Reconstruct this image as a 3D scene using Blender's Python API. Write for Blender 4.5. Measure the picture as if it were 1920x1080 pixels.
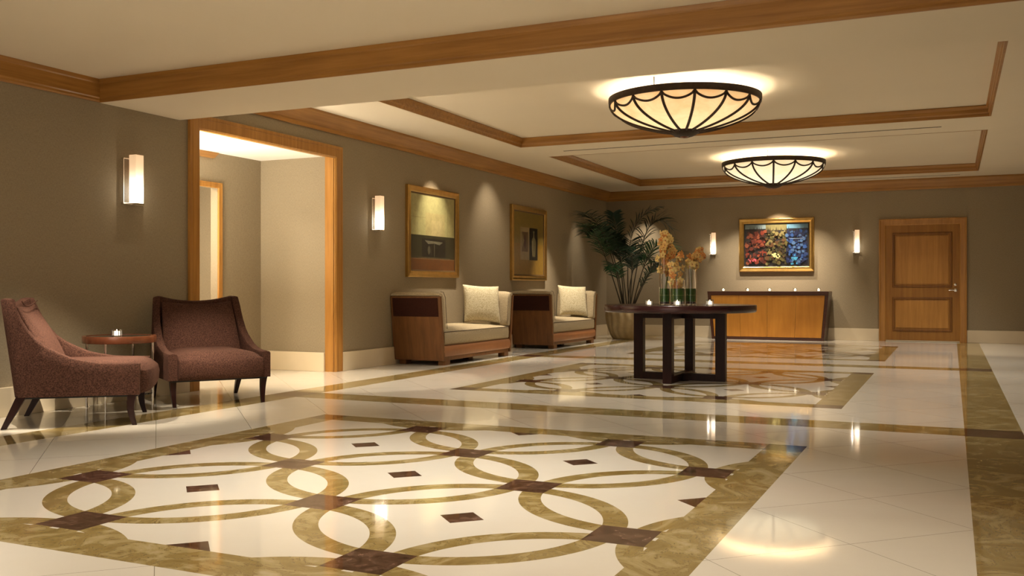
import bpy, bmesh, math, random
from mathutils import Vector, Matrix
R = math.radians; PI = math.pi
sc = bpy.context.scene
for o in list(bpy.data.objects): bpy.data.objects.remove(o)
col = sc.collection

# ------------------------------------------------------------------ camera
cam_d = bpy.data.cameras.new('camera'); cam = bpy.data.objects.new('camera', cam_d); col.objects.link(cam)
cam.location = (0, 0, 1.0); cam.rotation_euler = (R(90), 0, 0.4308)
cam_d.sensor_width = 36; cam_d.lens = 1795/1920*36; cam_d.clip_start = 0.05; cam_d.clip_end = 200
sc.camera = cam
vs = sc.view_settings
vs.view_transform = 'Standard'; vs.look = 'None'; vs.gamma = 1.0; vs.exposure = 0.40
try: vs.use_curve_mapping = False
except Exception: pass
# ------------------------------------------------------------------ world (windowless hall: next to nothing)
w = bpy.data.worlds.new('world'); sc.world = w; w.use_nodes = True
w.node_tree.nodes['Background'].inputs[0].default_value = (1, .85, .65, 1)
w.node_tree.nodes['Background'].inputs[1].default_value = 0.02

WARM = (1, .86, .67); SOFT = (1, .92, .80)
def spot(name, loc, target, power, angle=60, blend=.6, color=WARM, size=0.0):
    d = bpy.data.lights.new(name, 'SPOT'); d.energy = power; d.color = color
    d.spot_size = R(angle); d.spot_blend = blend; d.shadow_soft_size = size
    o = bpy.data.objects.new(name, d); col.objects.link(o); o.location = loc
    o.rotation_euler = (Vector(target)-Vector(loc)).to_track_quat('-Z', 'Y').to_euler()
    return o
def area(name, loc, rot, sx, sy, power, color=SOFT):
    d = bpy.data.lights.new(name, 'AREA'); d.energy = power; d.color = color; d.shape = 'RECTANGLE'
    d.size = sx; d.size_y = sy
    o = bpy.data.objects.new(name, d); col.objects.link(o); o.location = loc; o.rotation_euler = rot
    return o
def point(name, loc, power, color=WARM, size=.03):
    d = bpy.data.lights.new(name, 'POINT'); d.energy = power; d.color = color; d.shadow_soft_size = size
    o = bpy.data.objects.new(name, d); col.objects.link(o); o.location = loc
    return o
# wall washers over the pictures, the sofas, the palm and the console
spot('unseen_downlight', (-6.05, 11.75, 3.02), (-6.62, 11.85, 1.9), 150, 52, 1)
spot('unseen_downlight', (-6.05, 13.55, 3.02), (-6.62, 13.65, 1.9), 45, 74, 1)
spot('unseen_downlight', (-6.10, 12.55, 3.02), (-6.05, 12.3, 0.4), 420, 48, .9)
spot('unseen_downlight', (-6.00, 15.55, 3.02), (-6.3, 16.0, 0.5), 380, 50, .9)
spot('unseen_downlight', (-6.15, 17.45, 3.02), (-6.60, 17.6, 1.0), 60, 50, 1)
spot('unseen_downlight', (-5.70, 18.75, 3.02), (-5.9, 19.3, 1.2), 100, 56, .7)
spot('unseen_downlight', (-3.10, 18.80, 3.02), (-3.10, 19.3, 1.1), 340, 66, .9)
spot('unseen_downlight', (-2.20, 18.45, 3.02), (-2.6, 19.1, .9), 230, 62, .9)
spot('unseen_downlight', (-4.10, 18.45, 3.02), (-3.7, 19.1, .9), 230, 62, .9)
# downlights over the near seats, out of sight; first two added to brighten the chairs
spot('unseen_downlight', (-4.6, 5.9, 2.77), (-6.05, 5.15, 0.40), 850, 25, .8)
spot('unseen_downlight', (-4.4, 5.2, 2.77), (-5.95, 6.58, 0.4), 330, 24, .9)
spot('unseen_downlight', (-4.9, 7.3, 3.0), (-5.85, 5.75, 0.0), 230, 40, .9, size=.02)
spot('unseen_downlight', (-5.75, 4.2, 2.77), (-6.0, 5.5, 0.0), 300, 42, .5, size=.02)
spot('unseen_downlight', (-5.9, 8.8, 3.0), (-5.85, 8.8, 0), 200, 50, .25, size=.02)
spot('unseen_downlight', (-4.3, 4.2, 2.77), (-5.3, 5.9, 0.0), 120, 44, .9, size=.02)
# floor pools
for x, y, p in ((-2.7, 4.6, 300), (-1.2, 4.2, 80), (-3.9, 3.6, 90), (-0.3, 2.6, 70)):
    spot('unseen_downlight', (x, y, 2.77), (x, y, 0), p, 92, 1, SOFT, size=.05)
for x, y, p in ((-4.9, 8.4, 150), (-2.7, 8.3, 140), (-0.5, 8.3, 170)):
    spot('unseen_downlight', (x, y, 3.0), (x, y+.2, 0), p, 88, .9, SOFT, size=.05)
# unseen fill panel and floor-bounce spots, added to brighten ceiling and hall
area('ceiling_fill', (-2.6, -0.6, 2.75), (0, 0, 0), 3.0, 3.0, 100, SOFT)
for x, y in ((-3.9, 1.3), (-1.3, 0.9), (-3.6, -1.2), (-1.2, -1.5)):
    spot('unseen_downlight', (x, y, 2.77), (x, y, 0), 300, 66, .9, SOFT, size=.05)
# soft fill panel added behind the camera to brighten the hall
area('rear_fill', (-2.6, -3.1, 1.5), (R(90), 0, 0), 7.0, 2.4, 30, SOFT)
# unseen spots added to brighten the far hall
for y in (11.2, 13.3, 15.4, 17.6):
    for x in (-4.75, -0.45):
        spot('unseen_downlight', (x, y, 3.02), (x, y, 0), 130, 84, .9, SOFT)
    spot('unseen_downlight', (0.95, y, 3.02), (0.9, y, 0), 70, 74, .9, SOFT)
spot('unseen_downlight', (-2.65, 13.2, 3.02), (-2.65, 13.2, 0), 130, 84, .9, SOFT)
spot('unseen_downlight', (-0.5, 18.0, 3.02), (-.5, 18.6, 0.0), 60, 70, .9, SOFT)

# ------------------------------------------------------------------ dimensions
WX, D, RX = -6.69, 19.38, 1.45
H, HN, HB, HT = 3.03, 2.79, 2.60, 3.16
BY0, BY1 = 6.03, 6.97
BACKY = -3.2

# ------------------------------------------------------------------ helpers
class MB:
    def __init__(s): s.v = []; s.f = []; s.m = []; s.c = []
    def add(s, vs_, fs, mi=0, M=None, colr=None):
        b = len(s.v)
        for p in vs_:
            p = Vector(p)
            s.v.append(M @ p if M else p)
        for f in fs:
            s.f.append([b+i for i in f]); s.m.append(mi); s.c.append(colr)
        return s
    def box(s, lo, hi, mi=0, M=None):
        x0, y0, z0 = lo; x1, y1, z1 = hi
        vs_ = [(x0,y0,z0),(x1,y0,z0),(x1,y1,z0),(x0,y1,z0),(x0,y0,z1),(x1,y0,z1),(x1,y1,z1),(x0,y1,z1)]
        return s.add(vs_, [(0,3,2,1),(4,5,6,7),(0,1,5,4),(1,2,6,5),(2,3,7,6),(3,0,4,7)], mi, M)
    def prism(s, poly, h0, h1, mi=0, M=None):          # poly in xy, extruded along z
        n = len(poly)
        vs_ = [(x, y, h0) for x, y in poly]+[(x, y, h1) for x, y in poly]
        fs = [tuple(range(n-1, -1, -1)), tuple(range(n, 2*n))]+[(i, (i+1) % n, n+(i+1) % n, n+i) for i in range(n)]
        return s.add(vs_, fs, mi, M)
    def loft(s, rings, closed=True, cap=True, mi=0, M=None):
        n = len(rings[0]); vs_ = [p for r_ in rings for p in r_]; fs = []
        for k in range(len(rings)-1):
            for i in range(n if closed else n-1):
                j = (i+1) % n
                fs.append((k*n+i, k*n+j, (k+1)*n+j, (k+1)*n+i))
        if cap and closed:
            fs.append(tuple(range(n-1, -1, -1))); fs.append(tuple((len(rings)-1)*n+i for i in range(n)))
        return s.add(vs_, fs, mi, M)
    def lathe(s, prof, n=32, mi=0, M=None, cap=False):
        rings = [[(r_*math.cos(2*PI*i/n), r_*math.sin(2*PI*i/n), z) for i in range(n)] for r_, z in prof]
        return s.loft(rings, True, cap, mi, M)
    def tube(s, pts, rad, n=8, mi=0, M=None, cap=True):
        pts = [Vector(p) for p in pts]; rings = []
        rs = rad if isinstance(rad, (list, tuple)) else [rad]*len(pts)
        up = Vector((0, 0, 1))
        for i, p in enumerate(pts):
            t = (pts[min(i+1, len(pts)-1)]-pts[max(i-1, 0)]).normalized()
            if abs(t.dot(up)) > .97: a = t.cross(Vector((1, 0, 0))).normalized()
            else: a = t.cross(up).normalized()
            b = a.cross(t).normalized()
            rings.append([p+(a*math.cos(2*PI*k/n)+b*math.sin(2*PI*k/n))*rs[i] for k in range(n)])
        return s.loft(rings, True, cap, mi, M)
    def frame(s, prof, x0, x1, y0, y1, mi=0, M=None, sides=4):
        """moulding swept round a rectangle; prof = closed list (inset, z)"""
        rings = []
        for (cx, cy, dx, dy) in ((x0,y0,1,1),(x1,y0,-1,1),(x1,y1,-1,-1),(x0,y1,1,-1)):
            rings.append([(cx+dx*a, cy+dy*a, z) for a, z in prof])
        n = len(prof); vs_ = [p for r_ in rings for p in r_]; fs = []
        for k in range(4):
            for i in range(n):
                j = (i+1) % n; k2 = (k+1) % 4
                fs.append((k*n+i, k2*n+i, k2*n+j, k*n+j))
        return s.add(vs_, fs, mi, M)
    def build(s, name, mats, parent=None, smooth=False, bevel=0, seg=2, subsurf=0, angle=40, loc=None):
        me = bpy.data.meshes.new(name); me.from_pydata([tuple(p) for p in s.v], [], s.f); me.update()
        if not isinstance(mats, (list, tuple)): mats = [mats]
        for m in mats: me.materials.append(m)
        for p, mi in zip(me.polygons, s.m): p.material_index = mi
        if any(c is not None for c in s.c):
            at = me.color_attributes.new('paint', 'FLOAT_COLOR', 'CORNER')
            for p, c in zip(me.polygons, s.c):
                for li in p.loop_indices: at.data[li].color = (*(c or (0, 0, 0)), 1)
        bm = bmesh.new(); bm.from_mesh(me)
        if not any(c is not None for c in s.c): bmesh.ops.recalc_face_normals(bm, faces=bm.faces)
        bm.to_mesh(me); bm.free()
        o = bpy.data.objects.new(name, me); col.objects.link(o)
        if parent: o.parent = parent
        if loc: o.location = loc
        if smooth:
            for p in me.polygons: p.use_smooth = True
            if not subsurf:
                try: me.set_sharp_from_angle(angle=R(angle))
                except Exception: pass
        if bevel:
            b = o.modifiers.new('bevel', 'BEVEL'); b.width = bevel; b.segments = seg; b.limit_method = 'ANGLE'; b.angle_limit = R(40)
        if subsurf:
            b = o.modifiers.new('subsurf', 'SUBSURF'); b.levels = subsurf; b.render_levels = subsurf
        return o
def tag(o, label=None, cat=None, group=None, kind=None):
    if label: o['label'] = label
    if cat: o['category'] = cat
    if group: o['group'] = group
    if kind: o['kind'] = kind
    return o
def empty(name, loc=(0,0,0), rz=0):
    o = bpy.data.objects.new(name, None); col.objects.link(o); o.location = loc; o.rotation_euler = (0, 0, rz)
    o.empty_display_size = .1
    return o
def struct(name, mb, m, **k):
    return tag(mb.build(name, m, **k), kind='structure')
def copy_tree(o, parent=None):
    c = o.copy(); col.objects.link(c)
    if parent: c.parent = parent
    for ch in [x for x in bpy.data.objects if x.parent == o]: copy_tree(ch, c)
    return c
def axes(origin, ax, ay, az):
    return Matrix(((ax[0],ay[0],az[0],origin[0]),(ax[1],ay[1],az[1],origin[1]),(ax[2],ay[2],az[2],origin[2]),(0,0,0,1)))
# local (right, up, out) on the two walls
def on_left(y, z, off=0):  return axes((WX+off, y, z), (0,1,0), (0,0,1), (1,0,0))
def on_back(x, z, off=0):  return axes((x, D-off, z), (1,0,0), (0,0,1), (0,-1,0))

# ------------------------------------------------------------------ materials
def newmat(name):
    m = bpy.data.materials.new(name); m.use_nodes = True; nt = m.node_tree
    return m, nt, nt.nodes['Principled BSDF']
class G:
    """tiny node graph writer"""
    def __init__(s, nt): s.nt = nt
    def n(s, t, **k):
        nd = s.nt.nodes.new(t)
        for a, b in k.items(): setattr(nd, a, b)
        return nd
    def put(s, sock, v):
        if hasattr(v, 'is_linked') or hasattr(v, 'links'): s.nt.links.new(v, sock)
        else: sock.default_value = v
    def m(s, op, a, b=0.0, c=0.0):
        nd = s.n('ShaderNodeMath', operation=op); s.put(nd.inputs[0], a); s.put(nd.inputs[1], b)
        if op in ('MULTIPLY_ADD', 'SMOOTH_MIN', 'SMOOTH_MAX', 'COMPARE'): s.put(nd.inputs[2], c)
        return nd.outputs[0]
    def mix(s, f, a, b):
        nd = s.n('ShaderNodeMix', data_type='RGBA'); s.put(nd.inputs[0], f)
        s.put(nd.inputs[6], a if hasattr(a, 'links') else (*a[:3], 1)); s.put(nd.inputs[7], b if hasattr(b, 'links') else (*b[:3], 1))
        return nd.outputs[2]
    def noise(s, vec, scale, detail=4, rough=.5, dist=0):
        nd = s.n('ShaderNodeTexNoise'); s.put(nd.inputs['Vector'], vec); nd.inputs['Scale'].default_value = scale
        nd.inputs['Detail'].default_value = detail; nd.inputs['Roughness'].default_value = rough; nd.inputs['Distortion'].default_value = dist
        return nd.outputs[0]
    def ramp(s, f, stops):
        nd = s.n('ShaderNodeValToRGB'); s.put(nd.inputs[0], f); e = nd.color_ramp.elements
        while len(e) < len(stops): e.new(.5)
        for k, (p, c) in enumerate(stops): e[k].position = p; e[k].color = (*c[:3], 1)
        return nd.outputs[0]
    def mapping(s, vec, scale=(1,1,1), rot=(0,0,0)):
        nd = s.n('ShaderNodeMapping'); s.put(nd.inputs[0], vec); nd.inputs['Scale'].default_value = scale; nd.inputs['Rotation'].default_value = rot
        return nd.outputs[0]
    def bump(s, h, strength=.2, dist=.01):
        nd = s.n('ShaderNodeBump'); s.put(nd.inputs['Height'], h); nd.inputs['Strength'].default_value = strength; nd.inputs['Distance'].default_value = dist
        return nd.outputs[0]
def obj_coord(g): return g.n('ShaderNodeTexCoord').outputs['Object']
def world_coord(g): return g.n('ShaderNodeNewGeometry').outputs['Position']

def plain(name, c, rough=.5, metal=0, spec=.5, noise=None, bump=None, sheen=0):
    m, nt, b = newmat(name); g = G(nt); co = obj_coord(g)
    b.inputs['Roughness'].default_value = rough; b.inputs['Metallic'].default_value = metal
    b.inputs['Specular IOR Level'].default_value = spec
    sc_, amt = noise or (6, .06)
    f = g.noise(co, sc_, 4)
    nt.links.new(g.mix(f, [x*(1-amt) for x in c], [min(1, x*(1+amt)) for x in c]), b.inputs['Base Color'])
    if bump:
        nt.links.new(g.bump(g.noise(co, bump[0], 3), bump[1], bump[2]), b.inputs['Normal'])
    if sheen:
        b.inputs['Sheen Weight'].default_value = sheen; b.inputs['Sheen Roughness'].default_value = .4
    return m
def wood(name, c1, c2, rough=.3, scale=(2, 2, 30), coat=.1, blotch=.25):
    """grain runs along the axis with the smallest scale"""
    m, nt, b = newmat(name); g = G(nt); co = obj_coord(g)
    v = g.mapping(co, scale)
    f1 = g.noise(v, 1.2, 6, .6, .3)
    f2 = g.noise(co, 1.7, 2)
    f = g.m('ADD', g.m('MULTIPLY', f1, 1-blotch), g.m('MULTIPLY', f2, blotch))
    nt.links.new(g.ramp(f, [(.32, c1), (.68, c2)]), b.inputs['Base Color'])
    b.inputs['Roughness'].default_value = rough; b.inputs['Coat Weight'].default_value = coat; b.inputs['Coat Roughness'].default_value = .15; b.inputs['Specular IOR Level'].default_value = .35
    return m
def fabric(name, c, c2=None, scale=260, rough=.95, sheen=.2, bump=.25, blotch=.2):
    m, nt, b = newmat(name); g = G(nt); co = obj_coord(g)
    f = g.noise(co, scale, 2, .7); f2 = g.noise(co, 5, 3)
    c2 = c2 or [x*.6 for x in c]
    cc = g.mix(g.ramp(f, [(.35, (0,0,0)), (.65, (1,1,1))]), c2, c)
    cc = g.mix(g.m('MULTIPLY', f2, blotch), cc, [x*.5 for x in c])
    nt.links.new(cc, b.inputs['Base Color']); b.inputs['Roughness'].default_value = rough
    b.inputs['Sheen Weight'].default_value = sheen; b.inputs['Sheen Roughness'].default_value = .35; b.inputs['Sheen Tint'].default_value = (*[min(1, x*3) for x in c], 1)
    b.inputs['Specular IOR Level'].default_value = .2
    nt.links.new(g.bump(f, bump, .003), b.inputs['Normal'])
    return m
def glass(name, c=(1,1,1), rough=.0, ior=1.45):
    m, nt, b = newmat(name)
    b.inputs['Base Color'].default_value = (*c, 1); b.inputs['Transmission Weight'].default_value = 1; b.inputs['Roughness'].default_value = rough; b.inputs['IOR'].default_value = ior
    return m
def emit(name, c, s, c2=None, scale=6, base=(.9,.8,.6), rough=.4):
    m, nt, b = newmat(name); g = G(nt)
    b.inputs['Base Color'].default_value = (*base, 1); b.inputs['Roughness'].default_value = rough
    if c2:
        f = g.noise(obj_coord(g), scale, 5, .6, .6); nt.links.new(g.ramp(f, [(.35, c), (.65, c2)]), b.inputs['Emission Color'])
    else: b.inputs['Emission Color'].default_value = (*c, 1)
    b.inputs['Emission Strength'].default_value = s
    return m
M = {}
# wall covering: taupe grasscloth with fine horizontal threads
def wallcloth():
    m, nt, b = newmat('wall_cloth'); g = G(nt); co = world_coord(g)
    f = g.noise(g.mapping(co, (60, 60, 500)), 1, 3, .6); f2 = g.noise(g.mapping(co, (500, 500, 40)), 1, 2, .6)
    t = g.m('MULTIPLY', g.m('ADD', f, f2), .5)
    nt.links.new(g.ramp(t, [(.38, (.240, .190, .122)), (.62, (.345, .283, .192))]), b.inputs['Base Color'])
    b.inputs['Roughness'].default_value = .8; b.inputs['Specular IOR Level'].default_value = .25
    nt.links.new(g.bump(t, .15, .002), b.inputs['Normal'])
    return m
M['wall'] = wallcloth()
M['ceiling'] = plain('ceiling_paint', (.75, .66, .51), .85, spec=.2, noise=(1.2, .03))
M['ceiling_white'] = plain('white_ceiling_paint', (.86, .82, .74), .85, spec=.2, noise=(1.2, .02))
M['wood_x'] = wood('honey_wood_along_x', (.26, .115, .024), (.44, .215, .052), .32, (1.0, 22, 22))
M['wood_y'] = wood('honey_wood_along_y', (.26, .115, .024), (.44, .215, .052), .32, (22, 1.0, 22))
M['wood_z'] = wood('honey_wood_upright', (.31, .135, .026), (.48, .235, .055), .32, (22, 22, 1.0))
M['door_wood'] = wood('door_wood_upright', (.33, .145, .022), (.48, .23, .045), .35, (16, 16, 1.0))
M['door_stile'] = wood('door_stile_wood', (.24, .10, .016), (.36, .165, .030), .4, (16, 16, 1.0), .05)
M['door_moulding'] = wood('door_moulding_wood', (.15, .058, .011), (.24, .10, .020), .4, (16, 16, 1.0), .05)
M['base_stone'] = plain('cream_stone_skirting', (.66, .56, .40), .28, noise=(3, .08))
M['groove'] = plain('dark_slot', (.05, .035, .02), .7)
M['chrome'] = plain('polished_chrome', (.75, .72, .68), .12, 1)
M['nickel'] = plain('brushed_nickel', (.6, .56, .5), .3, 1)
M['gold'] = plain('gold_leaf', (.62, .40, .13), .28, 1, noise=(14, .22), bump=(40, .15, .003))
M['gold_dark'] = plain('dark_gilt_edge', (.10, .055, .02), .5, 0)
M['bronze'] = plain('dark_bronze', (.045, .028, .018), .5, .6, noise=(30, .5))
M['velvet'] = fabric('plum_brown_velvet', (.110, .048, .031), (.024, .009, .006), 120, .9, .12, .5, .3)
M['velvet_dark'] = fabric('dark_brown_velvet', (.050, .014, .008), (.018, .005, .003), 200, .9, .25, .3)
M['dark_wood'] = wood('dark_espresso_wood', (.012, .004, .004), (.030, .010, .008), .32, (14, 14, 1.5), .05)
M['dark_wood'].node_tree.nodes['Principled BSDF'].inputs['Specular IOR Level'].default_value = .15
M['table_wood'] = wood('wenge_table_wood', (.022, .006, .007), (.055, .014, .015), .24, (3, 3, 30), .2)
M['console_dark'] = wood('red_brown_console_wood', (.035, .010, .005), (.070, .020, .009), .3, (1.5, 20, 20), .1)
M['console_door'] = wood('amber_veneer', (.36, .145, .018), (.52, .235, .036), .35, (10, 10, 1.2), .05, .5)
M['side_wood'] = wood('walnut_rim_wood', (.07, .02, .009), (.23, .075, .03), .25, (8, 8, 3), .4, .6)
M['sofa_wood'] = wood('sofa_veneer', (.095, .038, .011), (.19, .080, .024), .4, (14, 14, 1.2), .05)
M['leather'] = plain('saddle_leather', (.30, .125, .048), .42, noise=(9, .15), bump=(200, .15, .002))
M['linen'] = fabric('oatmeal_linen', (.46, .38, .25), (.25, .19, .11), 130, .95, .15, .3, .15)
M['pillow'] = fabric('cream_flecked_fabric', (.62, .56, .40), (.34, .28, .16), 90, .95, .15, .3, .08)
M['piping'] = plain('dark_piping', (.10, .07, .045), .8)
M['top_glass'] = plain('smoked_table_glass', (.05, .04, .03), .05, spec=.8)
M['clear'] = glass('clear_glass')
M['seeded'] = glass('seeded_glass', (.95, .88, .78), .12)
M['shade'] = emit('frosted_sconce_glass', (1, .70, .42), 1.0)
M['leafwrap'] = plain('green_leaf_wrap', (.045, .17, .02), .35, noise=(9, .4))
M['leafline'] = plain('pale_leaf_vein', (.35, .5, .15), .5)
M['pebble'] = plain('dark_pebbles', (.03, .02, .015), .3, noise=(60, .6))
M['petal'] = plain('apricot_petal', (.84, .50, .17), .5, noise=(50, .35))
M['petal2'] = plain('orange_petal', (.78, .33, .09), .5, noise=(50, .35))
M['petal3'] = plain('pale_yellow_petal', (.88, .66, .26), .5, noise=(50, .2))
M['lip'] = plain('rosy_orchid_lip', (.55, .10, .08), .5)
M['stem'] = plain('orchid_stem_green', (.20, .26, .06), .5)
M['wax'] = emit('glowing_wax', (1, .86, .62), 1.6)
M['flame'] = emit('candle_flame', (1, .80, .45), 9)
M['pot'] = plain('sandstone_glaze', (.42, .32, .17), .55, noise=(12, .2), bump=(25, .3, .01))
M['soil'] = plain('dark_soil', (.03, .02, .012), .9)
M['palm'] = plain('palm_leaf_green', (.010, .034, .016), .38, noise=(9, .4))
M['palm2'] = plain('fresh_palm_green', (.022, .070, .024), .38, noise=(9, .4))
M['palm_stem'] = plain('palm_stem', (.035, .028, .015), .6, noise=(14, .4))
M['rubber'] = plain('black_seal', (.01, .01, .01), .6)

# ---- bowl glass: brightest in the middle where the bulbs sit close to the alabaster
def bowlglass(name, hot, cool, s):
    m, nt, b = newmat(name); g = G(nt); co = obj_coord(g)
    f = g.noise(co, 7, 6, .62, .8)
    sep = g.n('ShaderNodeSeparateXYZ'); nt.links.new(co, sep.inputs[0])
    dep_ = g.m('MULTIPLY', sep.outputs[2], -2.6)        # nearer the bulbs = brighter
    nt.links.new(g.ramp(g.m('MULTIPLY_ADD', dep_, .34, g.m('MULTIPLY', f, .75)), [(.34, cool), (.66, hot)]), b.inputs['Emission Color'])
    b.inputs['Base Color'].default_value = (.7, .55, .35, 1); nt.links.new(g.m('MULTIPLY_ADD', dep_, s*.35, s*.68), b.inputs['Emission Strength']); b.inputs['Roughness'].default_value = .25
    return m
M['bowl'] = bowlglass('amber_alabaster', (1, .76, .38), (1, .50, .18), .76)
M['bowl2'] = bowlglass('pale_alabaster', (1, .92, .64), (1, .74, .40), .82)

# ---- sconce glass: lamp in the lower part
def sconceglass():
    m, nt, b = newmat('lit_frosted_glass'); g = G(nt); co = obj_coord(g)
    sep = g.n('ShaderNodeSeparateXYZ'); nt.links.new(co, sep.inputs[0]); z = sep.outputs[2]
    d = g.m('DIVIDE', g.m('SUBTRACT', z, .10), .13)
    e = g.m('POWER', 2.718, g.m('MULTIPLY', g.m('MULTIPLY', d, d), -.9))
    st = g.m('ADD', g.m('MULTIPLY', e, 2.2), .45)
    nt.links.new(g.ramp(e, [(0, (1, .62, .34)), (.6, (1, .86, .62)), (1, (1, .95, .85))]), b.inputs['Emission Color'])
    nt.links.new(st, b.inputs['Emission Strength']); b.inputs['Base Color'].default_value = (.85, .75, .62, 1); b.inputs['Roughness'].default_value = .3
    return m
M['sconce'] = sconceglass()

# ---- polished marble floor with inlaid panels
def floor_mat():
    m, nt, b = newmat('inlaid_marble_floor'); g = G(nt); co = world_coord(g)
    sep = g.n('ShaderNodeSeparateXYZ'); nt.links.new(co, sep.inputs[0]); x, y = sep.outputs[0], sep.outputs[1]
    A = lambda a, b_: g.m('ADD', a, b_); S = lambda a, b_: g.m('SUBTRACT', a, b_); X = lambda a, b_: g.m('MULTIPLY', a, b_)
    lt = lambda a, b_: g.m('LESS_THAN', a, b_); gt = lambda a, b_: g.m('GREATER_THAN', a, b_)
    mx = lambda a, b_: g.m('MAXIMUM', a, b_); ab = lambda a: g.m('ABSOLUTE', a)
    p = .73; CX = -1.2106-2*p; half = 2*p+.145; BW = .235
    # local panel coordinate: nearest of the three centres
    def dy(c): return S(y, c)
    c1, c2, c3 = 2.969+2*p, 10.17, 15.80
    far1 = gt(y, 7.3); far2 = gt(y, 12.98)
    cy = A(A(c1, X(far1, c2-c1)), X(far2, c3-c2))
    ly = S(y, cy); lx = S(x, CX)
    ax_, ay_ = ab(lx), ab(ly); mr = mx(ax_, ay_)
    inner = lt(mr, half); outer = lt(mr, half+BW)
    border = X(outer, S(1.0, inner))
    corner = X(X(gt(ax_, half), gt(ay_, half)), outer)
    u = g.m('DIVIDE', lx, p); v = g.m('DIVIDE', ly, p)
    a = X(A(u, v), .5); b2 = X(S(u, v), .5)
    fa = ab(S(a, g.m('ROUND', a))); fb = ab(S(b2, g.m('ROUND', b2)))
    r0, r1 = .613/p/math.sqrt(2), .720/p/math.sqrt(2)
    def ring(ca, cb):
        da, db = S(fa, ca), S(fb, cb); r_ = g.m('SQRT', A(X(da, da), X(db, db)))
        return X(gt(r_, r0), lt(r_, r1))
    rings = mx(mx(ring(0, 0), ring(1, 0)), ring(0, 1))
    node = lt(A(ab(S(fa, .5)), ab(S(fb, .5))), .178)
    dia = lt(mx(fa, fb), .074)
    # edge diamonds are cut in half by the border
    tri = mx(lt(A(ab(S(half, ax_)), ay_), .112), lt(A(ab(S(half, ay_)), ax_), .112))
    dia = X(dia, lt(mr, half-.30))
    dark = X(inner, mx(node, mx(dia, tri))); rings = X(X(inner, rings), S(1.0, dark))
    # long strips
    def band(t, c, w_): return lt(ab(S(t, c)), w_/2)
    sy = mx(band(x, -5.645, .345), band(x, .262, .365))
    sx = mx(mx(band(y, 7.345, .385), band(y, 12.98, .385)), band(y, 1.7, .385))
    inx = X(gt(x, -5.82), lt(x, .445))
    sx = X(sx, inx)
    cross = X(sx, sy); cross = X(cross, 1.0)
    gold = mx(mx(border, rings), mx(sx, sy)); gold = g.m('MINIMUM', gold, 1)
    darkall = mx(mx(dark, corner), cross)
    # colours
    n1 = g.noise(co, 1.3, 5, .55, .6); n2 = g.noise(co, 9, 6, .6, .4)
    cream = g.mix(n1, (.67, .62, .53), (.74, .70, .62)); cream = g.mix(X(n2, .22), cream, (.62, .53, .40))
    vo = g.n('ShaderNodeTexNoise'); nt.links.new(co, vo.inputs['Vector']); vo.inputs['Scale'].default_value = 3.2; vo.inputs['Detail'].default_value = 8; vo.inputs['Distortion'].default_value = 2.2; vo.inputs['Roughness'].default_value = .62
    gv = vo.outputs[0]
    vein = g.m('LESS_THAN', ab(S(gv, .5)), .006)
    goldc = g.ramp(gv, [(.30, (.170, .115, .034)), (.48, (.285, .212, .080)), (.56, (.36, .285, .13)), (.72, (.50, .42, .26))])
    goldc = g.mix(X(n2, .35), goldc, (.27, .17, .04)); goldc = g.mix(X(vein, .7), goldc, (.13, .065, .018))
    dn = g.noise(co, 14, 8, .7, 1.2)
    darkc = g.ramp(dn, [(.36, (.030, .013, .008)), (.52, (.075, .036, .022)), (.62, (.14, .075, .050)), (.72, (.34, .22, .17))])
    # joints between the cream slabs (diagonal)
    sp = .9
    def joint(t, off): 
        q = g.m('FRACT', g.m('DIVIDE', S(t, off-50*sp), sp)); q = g.m('MINIMUM', q, S(1.0, q)); return lt(q, .0022)
    j = mx(joint(A(x, y), 3.585), joint(S(y, x), 4.31))
    j = X(j, S(1.0, outer)); cream = g.mix(X(j, .75), cream, (.10, .065, .03))
    c = g.mix(gold, cream, goldc); c = g.mix(darkall, c, darkc)
    nt.links.new(c, b.inputs['Base Color'])
    b.inputs['Roughness'].default_value = .075; b.inputs['IOR'].default_value = 1.55
    rr = g.m('MULTIPLY_ADD', g.noise(co, 2.5, 3), .04, .035); nt.links.new(rr, b.inputs['Roughness'])
    nt.links.new(g.bump(g.noise(co, .9, 2), .02, .02), b.inputs['Normal'])
    return m
M['floor'] = floor_mat()

# ================================================================== THE SETTING
struct('floor', MB().box((-10.2, BACKY, -.12), (RX+.1, D+.1, 0)), M['floor'])
OY0, OY1, OZ = 7.22, 9.47, 2.57        # opening in the left wall
mb = MB()
mb.box((WX-.12, BACKY, 0), (WX, OY0, HT+.1)); mb.box((WX-.12, OY1, 0), (WX, D+.1, HT+.1)); mb.box((WX-.12, OY0, OZ), (WX, OY1, HT+.1))
struct('wall_left', mb, M['wall'])
struct('wall_back', MB().box((WX-.12, D, 0), (RX+.1, D+.1, HT+.1)), M['wall'])
struct('wall_right', MB().box((RX, BACKY, 0), (RX+.1, D, HT+.1)), M['wall'])
struct('wall_front', MB().box((WX-.12, BACKY-.1, 0), (RX+.1, BACKY, HT+.1)), M['wall'])
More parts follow.
